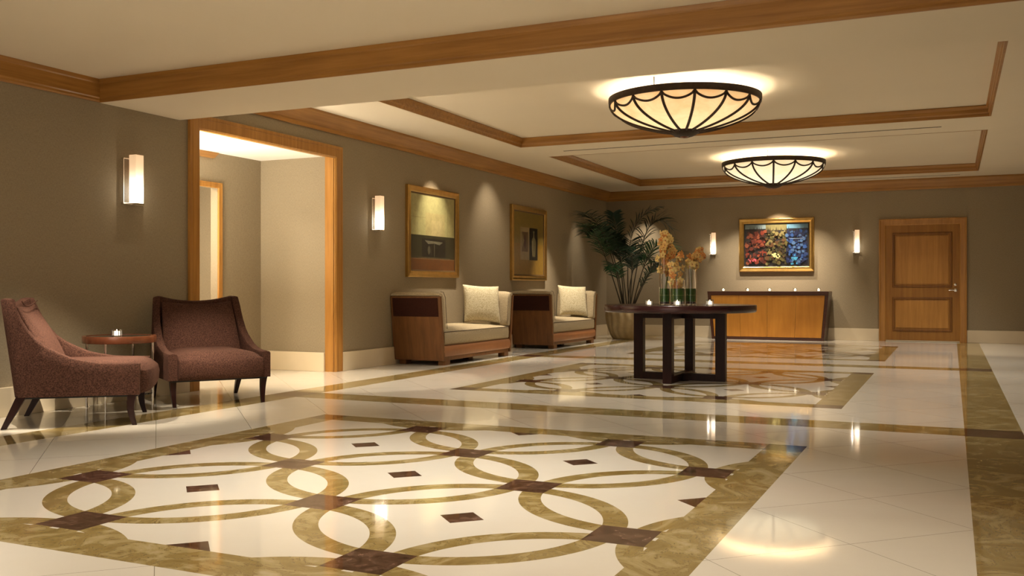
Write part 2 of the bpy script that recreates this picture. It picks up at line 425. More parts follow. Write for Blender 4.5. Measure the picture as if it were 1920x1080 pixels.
# side passage seen through the opening
PX = -7.775
mb = MB().box((-9.4, OY1, 0), (WX-.12, OY1+.1, 2.7)); struct('wall_passage_end', mb, M['wall'])
mb = MB().box((PX-.1, 8.70, 0), (PX, OY1, 2.7)).box((PX-.1, 7.5, 2.17), (PX, 8.70, 2.7)).box((PX-.1, 4.4, 0), (PX, 7.5, 2.7))
struct('wall_passage_side', mb, M['wall'])
mb = MB().box((-9.4, 4.4, 0), (-9.3, OY1, 2.7)).box((-9.4, 4.3, 0), (WX-.12, 4.4, 2.7)); struct('wall_passage_back', mb, M['wall'])
struct('ceiling_passage', MB().box((-9.4, 4.3, OZ+.002), (WX-.12, OY1+.1, OZ+.1)), M['ceiling_white'])
area('passage_fill', (-7.25, 6.35, .9), (R(180), 0, 0), .7, 1.8, 200, (1, .91, .74))  # unseen floating panels, added to brighten the passage ceiling and walls
area('passage_fill', (-7.25, 6.4, 2.5), (R(0), R(0), 0), .5, 1.2, 35, (1, .88, .70))
area('passage_fill', (-8.6, 7.4, 2.5), (R(0), R(0), 0), .5, .8, 70, (1, .86, .66))

# ceiling: near part, beam, far part with two trays
mb = MB().box((WX-.1, BACKY, HN), (RX, BY0, HN+.1)); struct('ceiling_near', mb, M['ceiling'])
struct('trim_1', MB().box((WX, BY0, HB), (RX, BY1, HT+.02)), M['ceiling'])
TX0, TX1 = -5.67, .42; T = [(7.9, 12.63), (13.69, 18.42)]
mb = MB()
ys = [BY1-.02, T[0][0], T[0][1], T[1][0], T[1][1], D]
for k in (0, 2, 4): mb.box((WX, ys[k], H), (RX, ys[k+1], HT+.05))
for t0, t1 in T:
    mb.box((WX, t0, H), (TX0, t1, HT+.05)).box((TX1, t0, H), (RX, t1, HT+.05))
    mb.box((TX0, t0, HT), (TX1, t1, HT+.05))
struct('ceiling_far', mb, M['ceiling'])
# tray mouldings
n = 2
for t0, t1 in T:
    prof = [(0, H-.002), (.022, H-.002), (.022, H+.03), (.035, H+.045), (.035, H+.085), (.055, H+.115), (.055, HT-.002), (0, HT-.002)]
    struct('trim_%d' % n, MB().frame(prof, TX0, TX1, t0, t1), M['wood_x'], bevel=.003); n += 1
# crown mouldings: profile (out, z)
def crown(z0, z1, out):
    h = z1-z0
    return [(0, z0), (.022, z0), (.03, z0+.10*h), (.03, z0+.20*h), (.045, z0+.24*h), (.052, z0+.32*h), (out*.62, z0+.50*h), (out*.92, z0+.80*h), (out, z0+.86*h), (out, z1), (0, z1)]
def run_y(prof, x, y0, y1, sgn=1): 
    return MB().loft([[(x+sgn*a, y, z) for a, z in prof] for y in (y0, y1)])
def run_x(prof, y, x0, x1, sgn=-1):
    return MB().loft([[(x, y+sgn*a, z) for a, z in prof] for x in (x0, x1)])
cf = crown(2.835, H-.001, .14)
struct('trim_4', run_y(cf, WX+.001, BY1+.001, D-.001), M['wood_y'], smooth=True, angle=30)
struct('trim_5', run_x(cf, D-.001, WX, RX), M['wood_x'], smooth=True, angle=30)
struct('trim_6', run_y(cf, RX-.001, BY1+.001, D-.001, -1), M['wood_y'], smooth=True, angle=30)
cn = [(0, HB), (.012, HB), (.02, HB+.015), (.02, HB+.03), (.03, HB+.04), (.04, HB+.15), (.05, HB+.16), (.06, HN-.001), (0, HN-.001)]
struct('trim_7', run_y(cn, WX+.001, BACKY, BY0-.001), M['wood_y'])
struct('trim_8', run_x(cn, BY0-.001, WX, RX), M['wood_x'])
struct('trim_9', run_y(cn, RX-.001, BACKY, BY0-.001, -1), M['wood_y'])
# casing of the opening
def casing3(y0, y1, z1, w_, x, th, name, mat=M['wood_z'], sgn=1):
    mb = MB()
    prof = [(0, 0), (w_, 0), (w_, th*.55), (w_*.88, th), (w_*.30, th), (w_*.24, th*.8), (w_*.18, th*1.05), (0, th*1.05)]   # inset from outer edge
    def ring(pt, dy_, dz_): return [(x+sgn*t, pt[0]+dy_*a, pt[1]+dz_*a) for a, t in prof]
    rings = [ring((y0, 0), 1, 0), ring((y0, z1), 1, -1), ring((y1, z1), -1, -1), ring((y1, 0), -1, 0)]
    mb.loft(rings)
    return struct(name, mb, mat, bevel=.002)
casing3(OY0-.145, OY1+.15, OZ+.12, .145, WX, .03, 'trim_10')
mb = MB().box((WX-.12, OY0-.001, 0), (WX, OY0+.015, OZ)).box((WX-.12, OY1-.006, 0), (WX+.001, OY1+.001, OZ)).box((WX-.12, OY0, OZ-.006), (WX, OY1, OZ+.001))
struct('trim_11', mb, M['wood_z'])
casing3(7.4, 8.766, 2.224, .065, PX, .02, 'trim_12')
struct('trim_13', MB().prism([(7.4, 2.569), (8.70, 2.569), (8.62, 2.50), (7.4, 2.50)], 0, .03, M=axes((PX, 0, 0), (0,1,0), (0,0,1), (1,0,0))), M['wood_y'])
# skirting
def base_y(name, x, y0, y1, sgn=1):
    struct(name, MB().box((min(x, x+sgn*.03), y0, 0), (max(x, x+sgn*.03), y1, .228)), M['base_stone'], bevel=.004)
def base_x(name, y, x0, x1):
    struct(name, MB().box((x0, y-.03, 0), (x1, y, .228)), M['base_stone'], bevel=.004)
base_y('baseboard_left_near', WX, BACKY, OY0-.145); base_y('baseboard_left_far', WX, OY1+.15, D-.03)
base_y('baseboard_right', RX, BACKY, D-.03, -1)
base_y('baseboard_passage', PX, 8.77, OY1-.03); base_x('baseboard_passage_end', OY1, PX, WX-.12)
DX0, DX1, DZ = -1.135, .128, 2.175      # door leaf
base_x('baseboard_back_left', D, WX, DX0-.12); base_x('baseboard_back_right', D, DX1+.12, RX)
# back door
prof = [(0, 0), (.12, 0), (.12, .02), (.105, .032), (.03, .035), (.02, .045), (0, .045)]
def r3(pt, dx, dz): return [(pt[0]+dx*a, D-t, pt[1]+dz*a) for a, t in prof]
mb = MB().loft([r3((DX0-.12, 0), 1, 0), r3((DX0-.12, DZ+.12), 1, -1), r3((DX1+.12, DZ+.12), -1, -1), r3((DX1+.12, 0), -1, 0)])
struct('trim_14', mb, M['wood_z'], bevel=.002)
door = tag(empty('door_1', (DX0, D, 0)), kind='structure')
LW = DX1-DX0
MD = axes((0, 0, 0), (1,0,0), (0,0,1), (0,-1,0))
MB().box((0, .024, .0), (LW, DZ, .018), M=MD).build('door_leaf', M['door_stile'], door)
for z0, z1 in ((.19, .83), (1.01, 2.035)):
    pr = [(0, .018), (.012, .03), (.03, .03), (.045, .012), (.06, .012), (.06, .006), (0, .006)]
    MB().frame([(a, t+.004) for a, t in pr], .115, 1.14, z0, z1, M=MD).build('panel_moulding', M['door_moulding'], door)
    MB().box((.18, z0+.065, .017), (1.075, z1-.065, .027), M=MD).build('door_panel', M['door_wood'], door, bevel=.006)
hd = MB(); hd.lathe([(0, 0), (.03, 0), (.03, .008), (.012, .012), (.012, .045), (0, .045)], 20, M=axes((1.195, -.018, .96), (1,0,0), (0,0,1), (0,-1,0)))
hd.tube([(1.195, -.06, .96), (1.15, -.062, .96), (1.08, -.058, .958)], [.011, .009, .007], 10)
tag(hd.build('lever_handle', M['chrome'], door, smooth=True), 'chrome lever handle')
MB().lathe([(0, 0), (.024, 0), (.024, .01), (.01, .014), (0, .014)], 20, M=axes((1.19, -.018, 1.065), (1,0,0), (0,0,1), (0,-1,0))).build('deadbolt', M['chrome'], door, smooth=True)
MB().box((0, .004, 0), (LW, .020, .021), M=MD).build('threshold_strip', M['base_stone'], door)

# linear slots in the far ceiling
for (x0, x1, y, lab) in ((-5.22, -.12, 13.19, 'thin dark linear slot in the ceiling between the two trays'), (-5.22, .13, 18.86, 'thin dark linear slot in the ceiling beyond the farther tray')):
    t = empty('linear_vent', ((x0+x1)/2, y, H)); L_ = (x1-x0)/2
    tag(t, lab, 'vent', 'linear ceiling slots')
    MB().box((-L_, -.018, -.004), (L_, .018, -.001)).build('slot_frame', M['ceiling'], t)
    MB().box((-L_, -.016, -.006), (L_, .016, -.0035)).build('slot_gap', M['groove'], t)

# ================================================================== CEILING BOWLS
def bowl_light(loc, rot, mat, label):
    t = empty('ceiling_light', loc, rot); tag(t, label, 'ceiling light', 'alabaster bowl lights')
    RR = .80; ztop, zbot = 0.0, -.375
    def prof(s):     # s 0 rim .. 1 centre
        q = min(1, s/.93)
        return RR*(1-(.97*q)**2)**.7, -.035-.31*q
    P_ = []
    for i in range(19):
        s = i/18*.93; P_.append(prof(s))
    MB().lathe(P_, 72).build('glass_bowl', mat, t, smooth=True, angle=80)
    MB().lathe([(RR-.012, -.045), (RR+.018, -.045), (RR+.022, -.02), (RR+.022, .025), (RR-.012, .025), (RR-.012, -.045)], 72).build('rim_band', M['bronze'], t, smooth=True)
    for k in range(15):
        th = 2*PI*k/15; pts = []
        for i in range(17):
            r_, z = prof(i/16*.93); pts.append(((r_+.004)*math.cos(th), (r_+.004)*math.sin(th), z-.004))
        MB().tube(pts, .0155, 6).build('rib', M['bronze'], t, smooth=True)
        pts = []
        for i in range(15):
            q = i/14; th2 = th+2*PI/15*q
            s = .03+.215*math.sin(PI*q)**.6
            r_, z = prof(s); pts.append(((r_+.004)*math.cos(th2), (r_+.004)*math.sin(th2), z-.004))
        MB().tube(pts, .0125, 6).build('swag', M['bronze'], t, smooth=True)
    MB().lathe([(.16, -.318), (.175, -.328), (.172, -.342), (.15, -.366), (.10, -.392), (.062, -.402), (.055, -.392), (0, -.392)], 32).build('bottom_cap', M['bronze'], t, smooth=True)
    MB().lathe([(.055, -.394), (.04, -.410), (0, -.416)], 24).build('finial_disc', M['side_wood'], t, smooth=True)
    for k in range(3):
        th = 2*PI*k/3+.3; MB().tube([(.77*math.cos(th), .77*math.sin(th), -.05), (.77*math.cos(th), .77*math.sin(th), HT-loc[2])], .006, 6).build('hanger_rod', M['bronze'], t)
    for k in range(5):
        th = 2*PI*k/5+.2
        point('bulb', (loc[0]+.45*math.cos(th), loc[1]+.45*math.sin(th), loc[2]-.15), 19, (1, .86, .64), .03)
bowl_light((-2.65, 10.26, 3.045), R(4), M['bowl'], 'large alabaster bowl ceiling light with bronze ribs, the nearer of the two')
bowl_light((-2.66, 16.02, 3.035), R(16), M['bowl2'], 'pale alabaster bowl ceiling light with bronze ribs, the farther of the two')

# ================================================================== SCONCES
def make_sconce():
    t = empty('wall_sconce')
    # local: x right, y up, z out  -> children built in a frame where x=right, -y=out, z=up
    MB().box((-.105, -.030, .012), (.105, -.024, .405)).build('seeded_plate', M['seeded'], t)
    MB().box((-.105, -.034, -.002), (.105, 0, .014)).build('bottom_bracket', M['chrome'], t, bevel=.002)
    MB().box((-.105, -.034, .400), (.105, -.001, .410)).build('top_bracket', M['chrome'], t, bevel=.002)
    for sx in (-1, 1): MB().box((sx*.105-.003, -.034, 0), (sx*.105+.003, -.022, .405)).build('edge_rail', M['chrome'], t)
    MB().box((-.046, -.115, .010), (.046, -.034, .440)).build('light_box', M['sconce'], t, bevel=.003)
    MB().box((-.05, -.118, -.008), (.05, -.03, .010)).build('lamp_cup', M['chrome'], t, bevel=.003)
    return t
sc0 = make_sconce()
def put_sconce(t, wall, a, z, label):
    if wall == 'left': t.location = (WX, a, z); t.rotation_euler = (0, 0, R(90))
    else: t.location = (a, D, z)
    tag(t, label, 'wall lamp', 'frosted glass wall sconces')
    if wall == 'left': point('sconce_bulb', (WX+.16, a, z+.12), .9, WARM, 0)
    else: point('sconce_bulb', (a, D-.16, z+.12), .9, WARM, 0)
put_sconce(sc0, 'left', 6.365, 1.745, 'lit glass wall sconce above the side table between the armchairs')
put_sconce(copy_tree(sc0), 'left', 10.36, 1.73, 'lit glass wall sconce between the wide opening and the first painting')
put_sconce(copy_tree(sc0), 'back', -1.72, 1.67, 'lit glass wall sconce on the back wall beside the wooden door')
put_sconce(copy_tree(sc0), 'back', -4.47, 1.68, 'lit glass wall sconce on the back wall above the orchids')

# ================================================================== PAINTINGS
def paintmat(name, rough=.35):
    m, nt, b = newmat(name); g = G(nt)
    vc = g.n('ShaderNodeVertexColor', layer_name='paint'); co = obj_coord(g)
    f = g.noise(co, 14, 6, .7, .5)
    nt.links.new(g.mix(g.m('MULTIPLY', f, .62), vc.outputs[0], (.02, .015, .01)), b.inputs['Base Color'])
    b.inputs['Roughness'].default_value = rough
    return m
M['paint'] = paintmat('painted_canvas', .3)
class Canvas(MB):
    def __init__(s): super().__init__(); s.k = 0
    def poly(s, pts, c):
        s.k += 1; z = .020+.00006*s.k
        return s.add([(x, y, z) for x, y in pts], [tuple(range(len(pts)))], 0, None, c)
    def rect(s, x0, y0, x1, y1, c): return s.poly([(x0,y0),(x1,y0),(x1,y1),(x0,y1)], c)
    def blob(s, x, y, r_, c, n=9, ry=None, rnd=random):
        ry = ry or r_
        return s.poly([(x+r_*(.75+.4*rnd.random())*math.cos(2*PI*i/n), y+ry*(.75+.4*rnd.random())*math.sin(2*PI*i/n)) for i in range(n)], c)
def picture(name, Mx, w_, h_, fw, canvas, label, inner=M['gold_dark']):
    t = bpy.data.objects.new(name, None); col.objects.link(t); t.matrix_world = Mx; t.empty_display_size = .1
    tag(t, label, 'painting')
    W2, H2 = w_/2, h_/2
    prof = [(0, 0), (0, .045), (.012, .055), (fw*.55, .042), (fw*.85, .046), (fw, .038), (fw, 0)]
    MB().frame(prof, -W2, W2, -H2, H2).build('picture_frame', M['gold'], t, bevel=.002)
    MB().frame([(fw, 0), (fw, .03), (fw+.018, .026), (fw+.018, 0)], -W2, W2, -H2, H2).build('inner_frame', inner, t)
    canvas.box((-W2+fw, -H2+fw, .002), (W2-fw, H2-fw, .0199))
    for i in range(6): canvas.c[-1-i] = (.1, .08, .03)
    canvas.build('canvas', M['paint'], t)
    return t
# 1: pale sky over a dark block and russet ground
rnd = random.Random(3)
c = Canvas(); w_, h_ = 1.46, 1.25; a, b_ = w_/2-.09, h_/2-.09
c.rect(-a, -.06, a, b_, (.50, .46, .20)); c.rect(-a, -.38, a, -.04, (.040, .036, .014)); c.rect(-a, -b_, a, -.36, (.17, .060, .012))
c.rect(-a*.98, .20, a*.35, .21, (.40, .36, .15)); c.rect(-.22, -.04, .34, .28, (.52, .44, .19)); c.rect(-.05, -.04, .25, .18, (.58, .48, .22)); c.rect(.42, -.04, .43, .36, (.42, .36, .14))
c.rect(-.32, -.34, .36, -.08, (.016, .013, .008)); c.rect(-a, -.372, a, -.365, (.30, .20, .09))
c.poly([(-.24, -.11), (.28, -.12), (.18, -.165), (.03, -.145), (-.14, -.16)], (.17, .155, .10)); c.rect(.025, -.33, .04, -.14, (.13, .115, .07)); c.blob(-.12, -.24, .04, (.085, .075, .045), 12, .06, rnd)
c.rect(-.42, -.36, .5, -.345, (.10, .08, .04))
picture('painting', on_left(11.845, 1.775), w_, h_, .085, c, 'gold framed painting of a pale sky over a dark block, beside the second sconce')
# 2: ochre sheet with a small vase picture
c = Canvas()
c.rect(-a, -b_, a, b_, (.255, .175, .035)); c.rect(-a, -b_, a, .0, (.29, .165, .024)); c.rect(-.36, -.28, .02, .28, (.36, .27, .14)); c.rect(.02, -.28, .38, .28, (.012, .008, .005))
c.rect(-.30, -.14, -.04, .2, (.16, .09, .035)); c.blob(-.17, .02, .05, (.09, .025, .02), 10, .13, rnd); c.poly([(-.3, .2), (-.2, .05), (-.3, -.1)], (.28, .22, .1))
vase = [(.15, -.22), (.27, -.22), (.30, -.05), (.30, .05), (.28, .09), (.235, .12), (.23, .19), (.25, .23), (.17, .23), (.19, .19), (.185, .12), (.14, .09), (.12, .05), (.12, -.05)]
c.poly(vase, (.24, .21, .10)); c.poly([(.15, -.2), (.19, -.2), (.19, .08), (.145, .05), (.135, -.05)], (.40, .36, .20))
picture('painting', on_left(15.215, 1.765), 1.49, 1.27, .085, c, 'gold framed ochre painting with a small picture of a vase in its middle')
# 3: woodland in red, olive and blue
c = Canvas(); W3, H3 = 1.45, 1.055; a, b_ = W3/2-.115, H3/2-.105; rnd = random.Random(8)
c.rect(-a, -b_, a, b_, (.012, .012, .018)); c.rect(-a, b_-.10, -a/3, b_, (.30, .40, .42)); c.rect(-a/3, b_-.13, a/3, b_, (.20, .17, .07)); c.rect(a/3, b_-.10, a, b_, (.16, .34, .48))
for i in range(60):
    x = -a+.02+rnd.random()*(2*a-.04); hh = .10+.08*rnd.random()
    cc = (.03, .012, .010) if x < -a/3 else ((.05, .035, .012) if x < a/3 else (.01, .03, .09))
    c.poly([(x-.016, b_-.22), (x+.016, b_-.22), (x, b_-.22+hh)], cc)
for i in range(620):
    x = -a+.03+rnd.random()*(2*a-.06); y_ = b_-.15-rnd.random()*(2*b_-.20); r_ = .014+.034*rnd.random()**1.6
    k = rnd.random()
    if x < -a/3: cc = [(.20, .030, .016), (.10, .016, .010), (.24, .06, .028), (.05, .012, .010), (.02, .012, .012)][int(k*5)]
    elif x < a/3: cc = [(.10, .085, .025), (.055, .050, .018), (.20, .16, .06), (.030, .022, .012), (.11, .05, .02)][int(k*5)]
    else: cc = [(.012, .035, .13), (.02, .07, .24), (.008, .016, .06), (.06, .13, .28), (.004, .012, .06)][int(k*5)]
    c.blob(x, y_, r_, cc, 7, None, rnd)
for i in range(16): c.blob(-.02+.045*rnd.gauss(0, 1)*.7, -.20+.04*rnd.gauss(0, 1)*.7, .018, (.72, .66, .30), 7, None, rnd)
for i in range(14): c.blob(.36+.03*rnd.gauss(0, 1), -.30+.05*rnd.gauss(0, 1), .018, (.05, .30, .52), 7, None, rnd)
for i in range(12): c.blob(-.46+.14*rnd.random()-.07, -.33+.05*rnd.random(), .015, (.55, .10, .14), 7, None, rnd)
c.rect(a*.42, .115, a*.86, .122, (.25, .35, .5)); c.rect(-a*.2, .075, a*.2, .08, (.14, .10, .06))
picture('painting', on_back(-3.155, 1.85), W3, H3, .10, c, 'gold framed woodland painting in red, olive and blue above the console', M['rubber'])

# ================================================================== ARMCHAIRS
def interp(tab, x):
    if x <= tab[0][0]: return tab[0][1]
    for (a, b_), (c_, d) in zip(tab, tab[1:]):
        if x <= c_: t = (x-a)/(c_-a); t = t*t*(3-2*t)*.35+t*.65; return b_+(d-b_)*t
    return tab[-1][1]
def make_armchair():
    t = empty('armchair')
    TOP = [(-.36, .925), (-.30, .922), (-.27, .79), (-.205, .645), (-.09, .548), (.05, .486), (.20, .460), (.35, .452), (.474, .450)]
    Z0 = .225
    HW = .43
    path = []      # (x, y, inward nx, ny)
    xs = [.474, .40, .30, .20, .10, .02, -.06, -.13, -.19, -.235, -.265, -.285]
    for x in xs: path.append((x, -HW, 0, 1))
    for k in range(1, 6):
        a = k/6*PI/2; path.append((-.285-.075*math.sin(a), -HW+.075*(1-math.cos(a)), math.sin(a), math.cos(a)))
    nb = 12
    for k in range(nb+1):
        y_ = -HW+.075+(2*HW-.15)*k/nb; path.append((-.36, y_, 1, 0))
    right = [(x, -y_, nx, -ny) for x, y_, nx, ny in reversed(path[:len(xs)+5])]
    path += right
    rings = []
    for (x, y_, nx, ny) in path:
        rear = max(0., min(1., -x/.36))
        top = interp(TOP, x)
        if x <= -.355:
            q = min(1., abs(y_)/.36); top = .880+.045*q*q
        th = .075 if x > -.2 else .07
        ring = []
        def P(px, py, z):
            lean = .137*rear*(z-Z0); narrow = 1-.115*rear*(z-Z0)/.7
            q = 1-min(1, (py/.40)**2)
            bow = -.045*q*rear*(z-Z0)/.7 if px < -.2 else 0
            return (px-lean+bow*(1 if x <= -.355 else 0), py*narrow, z)
        hh = top-Z0; r_ = .018
        for f in (0, .02, .25, .5, .75): ring.append(P(x, y_, Z0+f*(hh-r_)))
        ring.append(P(x, y_, top-r_)); ring.append(P(x+nx*r_*.4, y_+ny*r_*.4, top-.004)); ring.append(P(x+nx*th*.5, y_+ny*th*.5, top+.002))
        ring.append(P(x+nx*(th-r_*.4), y_+ny*(th-r_*.4), top-.004)); ring.append(P(x+nx*th, y_+ny*th, top-r_))
        for f in (.75, .5, .25, .02, 0): ring.append(P(x+nx*th, y_+ny*th, Z0+f*(hh-r_)))
        rings.append(ring)
    MB().loft(rings).build('upholstered_shell', M['velvet'], t, smooth=True, angle=50, bevel=.006)
    # seat cushion
    mb = MB(); nx_, ny_ = 14, 12; rings = []
    def seatz(x, y_):
        q = 1-abs(y_/.35)**4; e = 1-max(0, (x-.43)/.12)**2 if x > .43 else 1
        return .425+.045*q*(.6+.4*e)-(.045*max(0, (x-.43)/.12)**2 if x > .43 else 0)
    prof = [(-.30, .24), (-.30, .44)]+[(-.30+.86*k/14, None) for k in range(1, 14)]+[(.550, .40), (.562, .35), (.556, .28), (.535, .238), (.50, .226), (.1, .226)]
    for k in range(13):
        y_ = -.352+.704*k/12; e = (abs(y_)/.352)**6
        ring = []
        for (x, z) in prof:
            zz = seatz(x, y_)-.012*e if z is None else z
            xx = x-(.03*e if x > .4 else 0)
            ring.append((xx, y_, zz))
        rings.append(ring)
    mb.loft(rings).build('seat_cushion', M['velvet'], t, smooth=True, angle=60, bevel=.008)
    # inner back cushion
    rings = []
    for k in range(15):
        v = k/14; z = .43+.425*v; ring = []
        for j in range(13):
            q = j/12*2-1; y_ = q*(.345-.03*v)
            x = -.115-.215*v**1.15-.035*(1-q*q)*v-.03*abs(q)**6+.035*math.sin(PI*min(1, v*1.05))*(1-q*q)
            ring.append((x, y_, z+.03*(q*q)*v-.01*v))
        for j in range(13):
            q = 1-j/12*2; y_ = q*(.335-.03*v)
            ring.append((-.285-.085*v-.02*(1-q*q)*v, y_, z+.03*q*q*v-.01*v))
        rings.append(ring)
    MB().loft(rings).build('back_cushion', M['velvet'], t, smooth=True, angle=60, bevel=.01)
    pp = [(-.335-.012*(1-(j/10-1)**2), (.262)*(j/10-1), .868+.035*(j/10-1)**2) for j in range(21)]
    MB().tube(pp, .004, 6).build('piping', M['velvet'], t, smooth=True)
    # legs
    for sx, sy in ((1, -1), (1, 1), (-1, -1), (-1, 1)):
        rings = []
        for k in range(8):
            v = k/7; z = .24*(1-v)
            if sx > 0: cx = .425-.018*math.sin(PI*min(1, v*1.0))+.012*v*v; s = .031-.015*v
            else: cx = -.305-.125*v; s = .034-.016*v
            cy = sy*(.385-.012*v)
            rings.append([(cx-s, cy-s*.85, z), (cx+s, cy-s*.85, z), (cx+s, cy+s*.85, z), (cx-s, cy+s*.85, z)])
        MB().loft(rings).build('leg', M['dark_wood'], t, smooth=True, bevel=.002)
    MB().box((-.33, -.40, .212), (.46, .40, .226)).build('bottom_rail', M['rubber'], t)
    return t
ch = make_armchair(); ch.location = (-6.002, 5.2085, 0); ch.rotation_euler = (0, 0, R(40.3))
tag(ch, 'brown velvet armchair seen from its side, at the left edge', 'armchair', 'low brown velvet armchairs')
ch2 = copy_tree(ch); ch2.location = (-6.055, 6.64, 0); ch2.rotation_euler = (0, 0, R(-33.8))
tag(ch2, 'brown velvet armchair facing us, in front of the wide wood framed opening', 'armchair')

# ================================================================== SIDE TABLE
t = empty('side_table', (-6.32, 5.90, 0)); tag(t, 'small round side table with wooden rim and chrome legs between the armchairs', 'side table')
MB().lathe([(.262, .545), (.287, .545), (.290, .55), (.290, .598), (.287, .604), (.262, .604), (.262, .545)], 56).build('wooden_rim', M['side_wood'], t, smooth=True)
MB().lathe([(0, .590), (.263, .590), (.263, .600), (0, .600)], 56).build('glass_top', M['top_glass'], t, smooth=True)
MB().lathe([(0, .118), (.268, .118), (.272, .124), (.268, .130), (0, .130)], 56).build('lower_shelf', M['top_glass'], t, smooth=True)
for k in range(4):
    th = R(24.7+90*k); MB().tube([(.277*math.cos(th), .277*math.sin(th), 0), (.277*math.cos(th), .277*math.sin(th), .548)], .011, 12).build('leg', M['chrome'], t, smooth=True)

# ================================================================== CANDLES
def make_candle():
    t = empty('votive_candle')
    s = .030
    g_ = MB()
    o_, i_ = s, s-.005
    g_.box((-o_, -o_, 0), (o_, o_, .008))
    for (a0, b0, a1, b1) in ((-o_, -o_, o_, -i_), (-o_, i_, o_, o_), (-o_, -i_, -i_, i_), (i_, -i_, o_, i_)): g_.box((a0, b0, .0075), (a1, b1, .062))
    g_.build('glass_holder', M['clear'], t)
    MB().lathe([(0, .009), (.021, .009), (.021, .042), (.018, .044), (0, .043)], 18).build('wax', M['wax'], t, smooth=True)
    MB().lathe([(0, .043), (.003, .046), (.0035, .050), (.0015, .056), (0, .060)], 10).build('flame', M['flame'], t, smooth=True)
    return t
candle0 = make_candle(); cu = [True]
def put_candle(x, y, z, label, group, rz=0):
    o = candle0 if cu[0] else copy_tree(candle0); cu[0] = False
    o.location = (x, y, z); o.rotation_euler = (0, 0, rz)
    tag(o, label, 'candle', group)
put_candle(-6.20, 5.76, .6045, 'lit square glass votive candle on the small side table', 'votive candles', R(20))

# ================================================================== SOFAS
def make_sofa():
    """front faces +x; the two high arms stand at the y ends"""
    t = empty('sofa'); X0, X1 = -.37, .37; L2 = 1.135
    lean = .10
    for sgn in (-1, 1):
        # arm shell leaning outwards: (y at height z) outer
        yo = lambda z: sgn*(L2-lean+lean*(z-.06)/.84)
        def pane(z0, z1, th, x0, x1, e=0):
            return [[(x, yo(z)+sgn*e, z) if k < 1 else (x, yo(z)-sgn*th, z) for (x, k) in ((x0, 0), (x1, 0), (x1, 1), (x0, 1))] for z in (z0, z1)]
        fr = MB().loft(pane(.06, .893, .05, X0, X1)); fr.build('arm_frame', M['sofa_wood'], t, bevel=.006)
        bd = MB().loft(pane(.632, .872, .01, X0+.03, X1-.035, .006)); bd.build('velvet_band', M['velvet_dark'], t, bevel=.004)
        fp = MB().loft(pane(.085, .626, .01, X0+.03, X1-.035, .003)); fp.build('side_panel', M['sofa_wood'], t, bevel=.002)
        # arm cushion : thick pad inside, rolls over the top
        rings = []
        for k in range(9):
            x = X0-.0+(X1-X0-.015)*k/8; ex = abs(k/8*2-1)**8*.02
            yy = lambda z: yo(z)
            ring = []
            for (dy_, z) in ((.052, .44), (.052, .60), (.05, .76), (.045, .885), (.015, .900), (.012, .925), (.03, .945), (.07, .952), (.115, .945), (.145, .915), (.155, .85), (.16, .7), (.165, .55), (.16, .46), (.13, .425), (.075, .425)):
                cz = z-(ex if z > .9 else -ex if z < .5 else 0)
                ring.append((x, yy(z)-sgn*(dy_-(ex if dy_ > .1 else 0)), cz))
            rings.append(ring)
        ac = MB().loft(rings).build('arm_cushion', M['linen'], t, smooth=True, angle=60, bevel=.01)
        pts = [(X1-.012, yo(z)-sgn*.165, z) for z in (.47, .6, .75, .88)]+[(X1-.012, yo(.94)-sgn*.12, .947), (X1-.012, yo(.94)-sgn*.05, .95)]
        MB().tube(pts, .004, 6).build('piping', M['piping'], ac, smooth=True)
    # body
    yb = L2-lean+.0
    MB().box((X0, -yb, .06), (X1-.02, yb, .115)).build('base_frame', M['sofa_wood'], t, bevel=.004)
    MB().box((X0+.01, -yb+.03, .115), (X1-.03, yb-.03, .265)).build('seat_box', M['sofa_wood'], t)
    rings = []
    for y_ in [-yb+.02+(2*yb-.04)*k/10 for k in range(11)]:
        rings.append([(X1-.06, y_, .112), (X1-.012, y_, .112), (X1-.002, y_, .13), (X1+.001, y_, .18), (X1-.003, y_, .225), (X1-.02, y_, .247), (X1-.06, y_, .25)])
    MB().loft(rings).build('leather_rail', M['leather'], t, smooth=True, angle=60)
    # seat cushion
    ys_ = yb-.055; rings = []
    for k in range(17):
        q = k/16*2-1; y_ = q*ys_; e = abs(q)**10; ring = []
        for (x, z, cr) in ((X0+.01, .27, 0), (X0+.01, .47, 0), (X0+.1, .485, 1), (X0+.3, .483, 1), (X1-.2, .468, 1), (X1-.07, .448, .6), (X1-.02, .432, 0), (X1-.012, .42, 0), (X1-.008, .35, 0), (X1-.012, .275, 0), (X1-.03, .262, 0)):
            ring.append((x, y_, z-cr*.02*e+(.008*(1-q*q) if cr else 0)))
        rings.append(ring)
    se = MB().loft(rings).build('seat_cushion', M['linen'], t, smooth=True, angle=60, bevel=.008)
    MB().tube([(X1-.012, -ys_, .432), (X1-.012, ys_, .432)], .0045, 6).build('piping', M['piping'], se, smooth=True)
    for sx in (0, 1):
        for sy in (-1, 1):
            xx = X1-.065 if sx else X0+.09
            MB().box((xx-.05, sy*.90-.07, 0), (xx+.05, sy*.90+.07, .062)).build('foot', M['sofa_wood'], t, bevel=.003)
    return t
s1 = make_sofa(); s1.location = (-6.30, 11.835, 0)
tag(s1, 'backless wooden settee with high arms and oatmeal cushions, below the pale sky painting', 'sofa', 'settees along the left wall')
s2 = copy_tree(s1); s2.location = (-6.30, 15.55, 0)
tag(s2, 'backless wooden settee with high arms and oatmeal cushions, nearer the potted palm', 'sofa')

